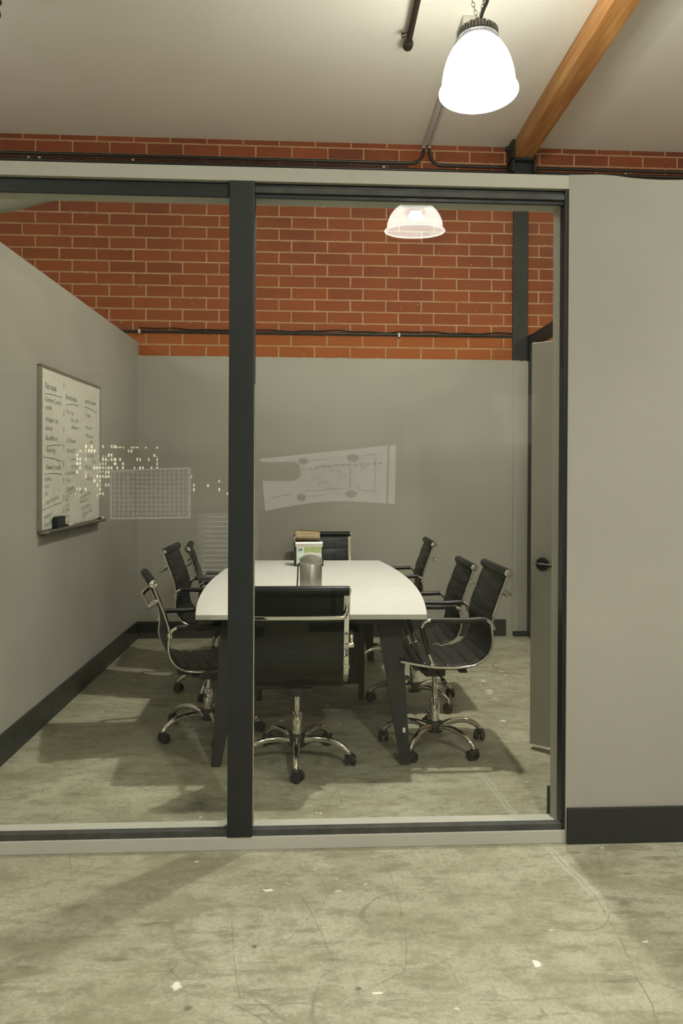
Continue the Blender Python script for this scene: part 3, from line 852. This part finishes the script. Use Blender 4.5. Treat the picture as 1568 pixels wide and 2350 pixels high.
        cs.lathe([(0, .0), (.021, .0), (.021, .012), (.014, .02), (0, .021)], 20, Matrix.Translation(d * .272 + Vector((0, 0, .040))))
        cs.build('caster', M['blackplastic'], lg)
    return root
R_ = math.radians
CH = [
    ((-.004, 3.815), 90, .420, -91, 'black ribbed office chair with its chrome-framed back to the glass at the near table end'),
    ((.710, 3.99), 181, .462, 90, 'raised black office chair nearest the glass on the right side of the table'),
    ((.712, 4.73), 180, .399, 24, 'middle black office chair on the right side of the white table'),
    ((.660, 5.77), 178, .438, 0, 'farthest black office chair on the right side, against the back wall'),
    ((-.485, 4.24), 16, .392, 0, 'lowest black office chair, nearest the glass on the left side of the table'),
    ((-.505, 5.04), -2, .458, 36, 'middle black office chair on the left side under the whiteboard wall'),
    ((-.463, 5.62), 5, .420, 10, 'farthest black office chair on the left side, by the back corner'),
    ((.198, 6.18), -90, .438, 20, 'black office chair at the far head of the table facing the glass'),
]
for (x, y), rot, seat, brot, lab in CH:
    c = chair(seat, R_(brot - rot))
    c.location = (x, y, 0); c.rotation_euler = (0, 0, R_(rot))
    tag(c, lab, 'chair', 'office chairs around the conference table')

# ------------------------------------------------------------------ things on the table
TZ = .7452
# napkin dispenser
nd = empty('napkin_dispenser', (.072, 5.60, TZ), R_(3))
b = MB()
b.box((-.104, -.055, 0), (-.090, .055, .168), .004); b.box((.090, -.055, 0), (.104, .055, .168), .004)
b.box((-.104, -.055, 0), (.104, .055, .014), .003); b.box((-.095, .045, .01), (.095, .055, .165), .003); b.box((-.09, -.044, .012), (.09, .05, .135), .003)
b.build('dispenser_body', M['blackplastic'], nd, smooth=False)
tp = MB()
tp.sweep([(x, 0, .0) for x in (-.098, -.06, 0, .06, .098)], [(u, v) for u, v in rrect(.112, .046, .018, 4)], up=(0, 1, 0))
o = tp.build('top_cover', M['steel'], nd); o.location = (0, -.002, .154)
card = MB().box((-.09, -.0555, .014), (.09, -.046, .138), .001).build('label_card', M['card'], nd, smooth=False)
MB().box((-.035, -.0568, .098), (.088, -.0555, .137)).build('green_panel', M['cardgreen'], card, smooth=False)
def text_mesh(body, size, M4, mb, shear=0.0, sp=1.0, off=0.0):
    cu = bpy.data.curves.new('txt', 'FONT'); cu.body = body; cu.size = size; cu.shear = shear; cu.space_character = sp; cu.resolution_u = 2; cu.offset = off
    ob = bpy.data.objects.new('txt', cu); COL.objects.link(ob)
    dg = bpy.context.evaluated_depsgraph_get(); dg.update()
    me = ob.evaluated_get(dg).to_mesh()
    t = bmesh.new(); t.from_mesh(me); t.transform(M4)
    ob.evaluated_get(dg).to_mesh_clear()
    bpy.data.objects.remove(ob); bpy.data.curves.remove(cu)
    mb.join(t)
tm = MB()
FR = lambda x, y, z: Matrix.Translation((x, y, z)) @ Matrix.Rotation(PI / 2, 4, 'X')
text_mesh('TORK', .0105, FR(-.077, -.0564, .1165), tm, off=.0004)
pts = [(.0165 * math.copysign(abs(math.cos(a)) ** .6, math.cos(a)), .0075 * math.copysign(abs(math.sin(a)) ** .6, math.sin(a))) for a in [2 * PI * i / 24 for i in range(25)]]
tm.tube([(-.064 + u, -.0562, .120 + v) for u, v in pts], .0011, 6)
text_mesh('Xpressnap', .0052, FR(-.078, -.0564, .105), tm)
text_mesh('Reduce', .010, FR(-.078, -.0564, .056), tm); text_mesh('Refill', .010, FR(-.078, -.0564, .043), tm)
tm.build('card_print', M['cardink'], card, smooth=False)
tag(nd, 'black and steel napkin dispenser with pale green card on the white table', 'napkin dispenser')
# kraft napkins: folded fans rising from the top
np_ = MB()
def napkin(mb, w, h, lean, y, bow, x0, slope):
    t = bmesh.new(); n = 14; rows = []
    for j in range(9):
        v = j / 8; row = []
        for i in range(n + 1):
            u = i / n
            row.append(t.verts.new((x0 + w * (u - .5), y + lean * v + bow * math.sin(PI * v) + .004 * math.sin(u * 5), h * v * (1 - slope * u ** 2) )))
        rows.append(row)
    for A, B in zip(rows[:-1], rows[1:]):
        for i in range(n): t.faces.new((A[i], A[i + 1], B[i + 1], B[i]))
    bmesh.ops.solidify(t, geom=t.faces[:], thickness=.0012)
    mb.join(t)
napkin(np_, .172, .082, .012, .006, .012, -.012, .14)
napkin(np_, .172, .072, -.012, -.002, -.016, -.006, .10)
napkin(np_, .165, .050, -.022, -.008, -.020, -.004, .05)
nk = np_.build('paper_napkins', M['kraft'])
nk.location = (.072, 5.60, TZ + .1765); nk.rotation_euler = (0, 0, R_(3))
tag(nk, 'folded brown paper napkins sticking out of the table dispenser', 'napkin')
# steel carafe
cf = empty('vacuum_jug', (.067, 4.18, TZ)); cf.scale = (1, 1, .9)
MB().lathe([(0, 0), (.056, 0), (.0595, .004), (.060, .012), (.060, .196), (.0585, .2), (0, .2)], 48).build('jug_body', M['steel'], cf)
t = bmesh.new(); n = 48; rings = []
for (r, z, k) in ((.0585, .199, 0), (.0605, .203, 0), (.0605, .225, 0), (.059, .238, .35), (.056, .247, 1.0), (.050, .248, 1.0), (.03, .235, .5), (.004, .23, 0)):
    rings.append([t.verts.new((r * math.cos(2 * PI * i / n), r * math.sin(2 * PI * i / n), z + k * .014 * (math.cos(2 * (2 * PI * i / n) - PI) ))) for i in range(n)])
for A, B in zip(rings[:-1], rings[1:]):
    for i in range(n): t.faces.new((A[i], A[(i + 1) % n], B[(i + 1) % n], B[i]))
t.faces.new(rings[-1]); t.faces.new(rings[0][::-1])
bmesh.ops.recalc_face_normals(t, faces=t.faces[:])
m = MB(); m.join(t); m.build('jug_lid', M['steellid'], cf)
MB().tube(cr([(-.056, 0, .20), (-.066, 0, .20), (-.069, 0, .185), (-.072, 0, .10), (-.075, 0, .04), (-.068, 0, .018), (-.056, 0, .018)], 6), .0048, 10).build('jug_handle', M['housing'], cf)
tag(cf, 'brushed steel vacuum jug with grey lid on the near end of the table', 'jug')

# ------------------------------------------------------------------ whiteboard
wb = empty('whiteboard', turned(XL, 0, 0), -DEL)
Y0, Y1, Z0, Z1 = 4.291, 5.444, 1.082, 2.000
MB().box((.004, Y0 + .004, Z0 + .004), (.020, Y1 - .004, Z1 - .004)).build('writing_surface', M['board'], wb, smooth=False)
f = MB()
for a, b_ in (((0, Y0, Z0), (.026, Y0 + .012, Z1)), ((0, Y1 - .012, Z0), (.026, Y1, Z1)), ((0, Y0, Z1 - .014), (.026, Y1, Z1)), ((0, Y0, Z0), (.026, Y1, Z0 + .012))):
    f.box(a, b_, .002)
f.build('frame', M['alu'], wb, smooth=False)
MB().box((.0, Y0 + .02, Z0 - .008), (.062, Y1 + .0, Z0 + .004), .002).box((.056, Y0 + .02, Z0 - .008), (.062, Y1 + .0, Z0 + .012), .002).build('marker_tray', M['alu'], wb, smooth=False)
# handwriting: columns read along +Y seen from +X
hw = MB()
def W4(u, v, rot=0.0):   # u metres from left edge, v metres below the top
    return Matrix.Translation((.0212, Y0 + u * 1.15, Z1 - v)) @ Matrix(((0, 0, 1, 0), (1, 0, 0, 0), (0, 1, 0, 0), (0, 0, 0, 1))) @ Matrix.Rotation(rot, 4, 'Z')
def wr(s, u, v, size=.036, rot=0.0, sx=.92):
    text_mesh(s, size, W4(u, v, rot + rnd.uniform(-.02, .03)) @ Matrix.Diagonal((sx, 1, 1, 1)), hw, shear=.25, sp=.95, off=-.0007)
def ln(u0, v0, u1, v1, r=.0011):
    mid = ((u0 + u1) / 2, (v0 + v1) / 2 - .004)
    hw.tube(cr([(.0214, Y0 + u0 * 1.15, Z1 - v0), (.0214, Y0 + mid[0] * 1.15, Z1 - mid[1]), (.0214, Y0 + u1 * 1.15, Z1 - v1)], 4), r, 6)
wr('Paid media', .055, .125, .05); ln(.05, .155, .30, .150)
for s_, v in (('-Constant Contact', .195), ('- emails', .24), ('- Instagram ads', .305), ('- Several', .355), ('- Buy Billboard', .41)):
    wr(s_, .05, v, .042)
ln(.08, .445, .30, .43)
wr('- Exporting', .06, .475, .042); ln(.04, .505, .30, .525); wr('Owned | media', .07, .575, .045); ln(.07, .60, .30, .60)
for s_, v, r_ in (('- website', .64, .05), ('- Insta', .68, .05), ('- FB', .725, .05), ('- images of choices', .775, .16)):
    wr(s_, .045, v, .038, r_)
ln(.02, .80, .31, .765); wr('- students', .03, .85, .04, .1); wr('- Event Reels', .03, .90, .042, .12); ln(.17, .90, .23, .885)
wr('Earned media', .36, .15, .046); ln(.37, .185, .58, .170)
for s_, u, v in (('- Date Yoga', .36, .235), ('-TSC x DFZ', .44, .285), ('Newsletter', .46, .325), ('- DFZ Ambass', .37, .41), ('- Podc w/DFZ', .37, .47), ('may w/o', .45, .52), ('try batch', .46, .56), ('- Local partners', .36, .605), ('- Firm   -', .37, .65)):
    wr(s_, u, v, .036)
wr('Graduates', .37, .71, .045, .12); ln(.36, .735, .55, .70)
for k, s_ in enumerate(('- LATC', '- Cedars', '- CSUN', '- UCLA', '- CalArts', '- Antioch', '- NRFA')):
    wr(s_, .34, .765 + .0 + k * .034, .034, .06, .8) if k > 4 else wr(s_, .345, .765 + k * .034, .034, .08)
wr('word of mouth', .70, .14, .044); ln(.70, .165, .93, .185)
for s_, u, v in (('- Coming', .70, .225), ('- Refer again', .70, .305), ('- DM accounts', .70, .36), ('- collab', .77, .40), ('-CRE', .70, .46), ('job  - Build', .75, .49), ('socials', .84, .53), ('-MTG -Bay', .70, .57), ('- Coffee mtg', .70, .64)):
    wr(s_, u, v, .036)
wr('- LMU', .60, .73, .034, .1); wr('- Production & Sales', .60, .765, .034, .12); wr('- Game Nights et al', .60, .79, .030, .12)
wr('B2C in media', .66, .835, .034, .14); wr('B Cemetery  TL', .66, .865, .034, .06); wr('B Loan', .66, .885, .032, .06)
for v0 in (.06, .22, .32, .42, .52, .62, .72, .80): ln(.335, v0, .335, v0 + .035, .0008)
hb = hw.build('handwriting', M['ink'], wb, smooth=False); hb['label'] = 'black marker handwriting in three columns'
tag(wb, 'wall-mounted whiteboard covered in black handwritten lists', 'whiteboard')
er = MB().box((.027, -.07, 0), (.055, .07, .072), .006).build('board_eraser', M['felt'], None)
er.location = turned(XL, Y0 + .25, Z0 + .0045); er.rotation_euler = (0, 0, -DEL); tag(er, 'black felt eraser standing in the whiteboard tray', 'eraser')
for u, lab in ((.36, 'white marker lying beside the black eraser in the whiteboard tray'), (1.06, 'black-capped white marker at the far end of the whiteboard tray')):
    mk = empty('marker', turned(XL + .040, Y0 + u, Z0 + .0132), -DEL)
    MB().cyl((0, .04, 0), (0, .12, 0), .0085, n=16, bev=.002).build('barrel', M['pen'], mk)
    MB().cyl((0, 0, 0), (0, .045, 0), .0088, n=16, bev=.002).build('cap', M['blackplastic'], mk)
    tag(mk, lab, 'marker')

# ------------------------------------------------------------------ the hall behind the photographer (seen mirrored in the glass)
struct('wall_rear', MB().box((-7, -6, 0), (7, -5.9, .5)).box((-7, -6, 2.9), (7, -5.9, ZC)).box((1.6, -6, .5), (7, -5.9, 2.9)), 'wall', 'far rear wall of the hall behind the photographer, with a long window', 'wall')
struct('wall_side_left', MB().box((-7.1, -6, 0), (-7, 7, ZC)), 'wall', 'far left side wall of the hall, outside the picture', 'wall')
struct('wall_side_right', MB().box((7, -6, 0), (7.1, 7, ZC)), 'wall', 'far right side wall of the hall, outside the picture', 'wall')
for (x0, x1, z0, z1, mt, lab) in ((-42.8, -35.2, -3.3, 6.6, 'facade_dense', 'distant dark tower with many lit windows, mirrored over the whiteboard'),
                                  (-35.0, -27.0, 1.0, 6.2, 'facade', 'distant dark block with scattered lit windows, mirrored beside the brightest tower'),
                                  (-20.8, -13.8, -2.8, 2.9, 'facade_sparse', 'distant dark block with a few lit windows, mirrored just left of the dark mullion')):
    tag(MB().box((x0, -146, -14), (x1, -144.9, z1)).build('office_tower', M[mt], smooth=False), lab, 'building')

for (x0, x1, z0, z1) in ((.5, 19.5, .2, 5.8),):
    tag(MB().box((x0, -146, -14), (x1, -144.9, z1)).build('office_tower', M['facade_faint'], smooth=False), 'distant dark block with very few lit windows, mirrored right of the dark mullion', 'building')
# panels given an added glow behind the photographer, mirrored faintly in the glass
RY = -1.07
def panel_grid(c, name, mat, depth=.012, bow=0.0, parent=None):
    """c: corners top-left, top-right, bottom-right, bottom-left as (x, z); faces +y"""
    t = bmesh.new(); n = 16; g = []
    def P(u, v):
        x = (c[0][0] * (1 - u) + c[1][0] * u) * (1 - v) + (c[3][0] * (1 - u) + c[2][0] * u) * v
        z = (c[0][1] * (1 - u) + c[1][1] * u) * (1 - v) + (c[3][1] * (1 - u) + c[2][1] * u) * v
        return x, RY + bow * math.sin(PI * u), z + (.055 * math.sin(PI * u) * v if bow else 0.0)
    for j in range(9): g.append([t.verts.new(P(i / n, j / 8)) for i in range(n + 1)])
    for A, B in zip(g[:-1], g[1:]):
        for i in range(n): t.faces.new((A[i], A[i + 1], B[i + 1], B[i]))
    bmesh.ops.recalc_face_normals(t, faces=t.faces[:])
    bmesh.ops.solidify(t, geom=t.faces[:], thickness=depth)
    m = MB(); m.join(t)
    return m.build(name, mat, parent, smooth=True), P
db = empty('display_board', (0, 0, 0))
C4 = [(-.346, 1.537), (.875, 1.671), (.866, 1.132), (-.297, 1.071)]
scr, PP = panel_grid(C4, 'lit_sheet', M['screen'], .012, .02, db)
pr_ = MB()
def mark(u0, v0, u1, v1, r):
    a, b_ = PP(u0, v0), PP(u1, v1)
    pr_.tube([(a[0], a[1] + .016, a[2]), (b_[0], b_[1] + .016, b_[2])], r, 6)
def oval(u, v, ru, rv):
    c = PP(u, v)
    pr_.lathe([(0, -.006), (1, -.006), (1, .006), (0, .006)], 24, Matrix.Translation((c[0], c[1] + .016, c[2])) @ Matrix.Rotation(PI / 2, 4, 'X') @ Matrix.Diagonal((ru, rv, 1, 1)))
for u, v, ru, rv in ((.31, .14, .045, .030), (.68, .17, .055, .034), (.28, .86, .042, .034), (.66, .86, .055, .032)): oval(u, v, ru, rv)
for k in range(18):
    oval(.12 + .048 * k % .86, .3 + .11 * ((k * 5) % 5), .014, .010)
for u0, v0, u1, v1 in ((.1, .12, .25, .12), (.36, .14, .5, .15), (.42, .27, .66, .28), (.66, .28, .65, .74), (.3, .74, .65, .74), (.85, .12, .84, .84), (.75, .14, .85, .13), (.33, .86, .46, .86), (.55, .86, .6, .86), (.72, .78, .84, .8), (.1, .5, .3, .4), (.06, .78, .2, .76)):
    mark(u0, v0, u1, v1, .0035)
for k in range(14):
    u = .36 + .048 * (k % 9); v = .34 + .12 * (k % 4)
    for q in range(3): mark(u, v + q * .03, u + .035, v + q * .03, .0022)
mark(.945, .0, .94, 1.0, .010)
pr_.build('printed_plan', M['printgrey'], db, smooth=False)
MB().box((.30, RY - .05, 0), (.34, RY - .014, 1.12), .003).box((.10, RY - .20, 0), (.54, RY + .10, .025), .004).build('stand', M['blackplastic'], db, smooth=False)
tag(db, 'pale lit plan sheet on a stand behind the photographer, mirrored in the right pane', 'display board')
pb = empty('padded_roll', (0, 0, 0))  # invented roll, stands in for an unidentified shape across the mirrored sheet
MB().lathe([(0, -.30), (.05, -.29), (.072, -.25), (.080, -.18), (.084, .20), (.080, .26), (.05, .30), (0, .305)], 28, Matrix.Translation((-.29, RY + .16, 1.425)) @ Matrix.Rotation(PI / 2, 4, 'Y')).build('roll', M['felt_grey'], pb)
MB().box((-.46, RY + .14, 0), (-.42, RY + .18, 1.35), .003).box((-.60, RY + .0, 0), (-.30, RY + .32, .025), .003).build('stand', M['blackplastic'], pb, smooth=False)
tag(pb, 'beige padded roll on a stand, mirrored in front of the pale plan sheet', 'padded roll')
ck = empty('lattice_panel', (0, 0, 0))
panel_grid([(-1.657, 1.413), (-.979, 1.446), (-.977, 1.018), (-1.656, 1.005)], 'lattice', M['checker'], .012, 0, ck)
fr_ = MB()
for a, b_ in (((-1.665, 1.0), (-1.665, 1.42)), ((-.972, 1.01), (-.972, 1.45)), ((-1.665, 1.42), (-.972, 1.45)), ((-1.665, 1.0), (-.972, 1.01))):
    fr_.tube([(a[0], RY, a[1]), (b_[0], RY, b_[1])], .008, 8)
fr_.build('lattice_frame', M['screenedge'], ck)
MB().box((-1.34, RY - .05, 0), (-1.30, RY - .014, 1.05), .003).box((-1.55, RY - .2, 0), (-1.09, RY + .1, .025), .003).build('stand', M['blackplastic'], ck, smooth=False)
tag(ck, 'backlit lattice panel behind the photographer, mirrored between whiteboard and dark mullion', 'panel')
lv = empty('louvre_panel', (0, 0, 0))
lm = MB()
for k in range(12):
    z = .50 + k * .045
    lm.box((-.90 + .004 * k, RY - .305, z), (-.42, RY - .295, z + .008), .001)
lm.build('slats', M['screenedge'], lv, smooth=False)
MB().box((-.94, RY - .312, .40), (-.38, RY - .306, 1.03), .001).build('backing', M['lvback'], lv, smooth=False)
MB().box((-.64, RY - .35, 0), (-.60, RY - .312, .9), .003).box((-.80, RY - .5, 0), (-.44, RY - .2, .025), .003).build('stand', M['blackplastic'], lv, smooth=False)
tag(lv, 'pale slatted panel behind the photographer, mirrored just left of the dark mullion', 'panel')
for i, ((x0, z0, x1, z1), lab) in enumerate((((2.27, 2.08, 2.78, 2.34), 'wide faintly lit notice panel behind the photographer, mirrored high beside the door'),
                                         ((2.36, 1.75, 2.68, 2.07), 'narrower faintly lit notice panel, mirrored below the wide one beside the door'))):
    yq = -3.07 + .16 * i  # panels added with their own emission to give two faint mirrored rectangles
    q = MB().box((x0, yq - .03, z0), (x1, yq, z1), .002).build('notice_panel', M['lvback'], None, smooth=False); tag(q, lab, 'notice panel')
    MB().box(((x0 + x1) / 2 - .02, yq - .06, 0), ((x0 + x1) / 2 + .02, yq - .03, z1 - .05), .003).build('post', M['blackplastic'], q, smooth=False)

# grey flexible hose lying over the left wall, seen at the top left corner of the glass
hs = tag(MB().tube(cr([(-1.62, 3.4, 2.560), (-1.44, 3.4, 2.560), (-1.28, 3.4, 2.566), (-1.07, 3.4, 2.622), (-.85, 3.4, 2.655), (-.6, 3.4, 2.655)], 8), .043, 18).build('flexible_hose', M['ductgrey']), 'grey flexible hose lying over the left wall at the top corner of the glass', 'hose')

# ------------------------------------------------------------------ world, camera, view
w = bpy.data.worlds.new('night'); S.world = w; w.use_nodes = True
w.node_tree.nodes['Background'].inputs[0].default_value = (.05, .06, .09, 1)
w.node_tree.nodes['Background'].inputs[1].default_value = .3

cam = bpy.data.cameras.new('camera'); co = bpy.data.objects.new('camera', cam); COL.objects.link(co)
co.location = (0, 0, 1.417)
co.rotation_euler = (PI / 2 - .00524612, -.00472377, -.05489593)
cam.sensor_fit = 'HORIZONTAL'; cam.sensor_width = 24.0
cam.lens = 24.0 * 1778 / 1568
cam.shift_x = 0.0; cam.shift_y = -81.17 / 1568
cam.clip_start = .02; cam.clip_end = 500
S.camera = co
S.view_settings.view_transform = 'Standard'; S.view_settings.look = 'None'; S.view_settings.gamma = 1.0
S.view_settings.use_curve_mapping = False
S.view_settings.exposure = 0.8
for m_ in bpy.data.materials:
    if m_.name.startswith(('night_', 'lit_sheet', 'lit_edge', 'dim_panel', 'backlit')): m_.cycles.emission_sampling = 'NONE'
S.cycles.use_denoising = True
S.cycles.max_bounces = 8; S.cycles.diffuse_bounces = 3; S.cycles.glossy_bounces = 4
S.cycles.use_adaptive_sampling = True; S.cycles.adaptive_threshold = .06; S.cycles.transparent_max_bounces = 12
S.cycles.caustics_reflective = False; S.cycles.caustics_refractive = False
S.cycles.sample_clamp_indirect = 6.0
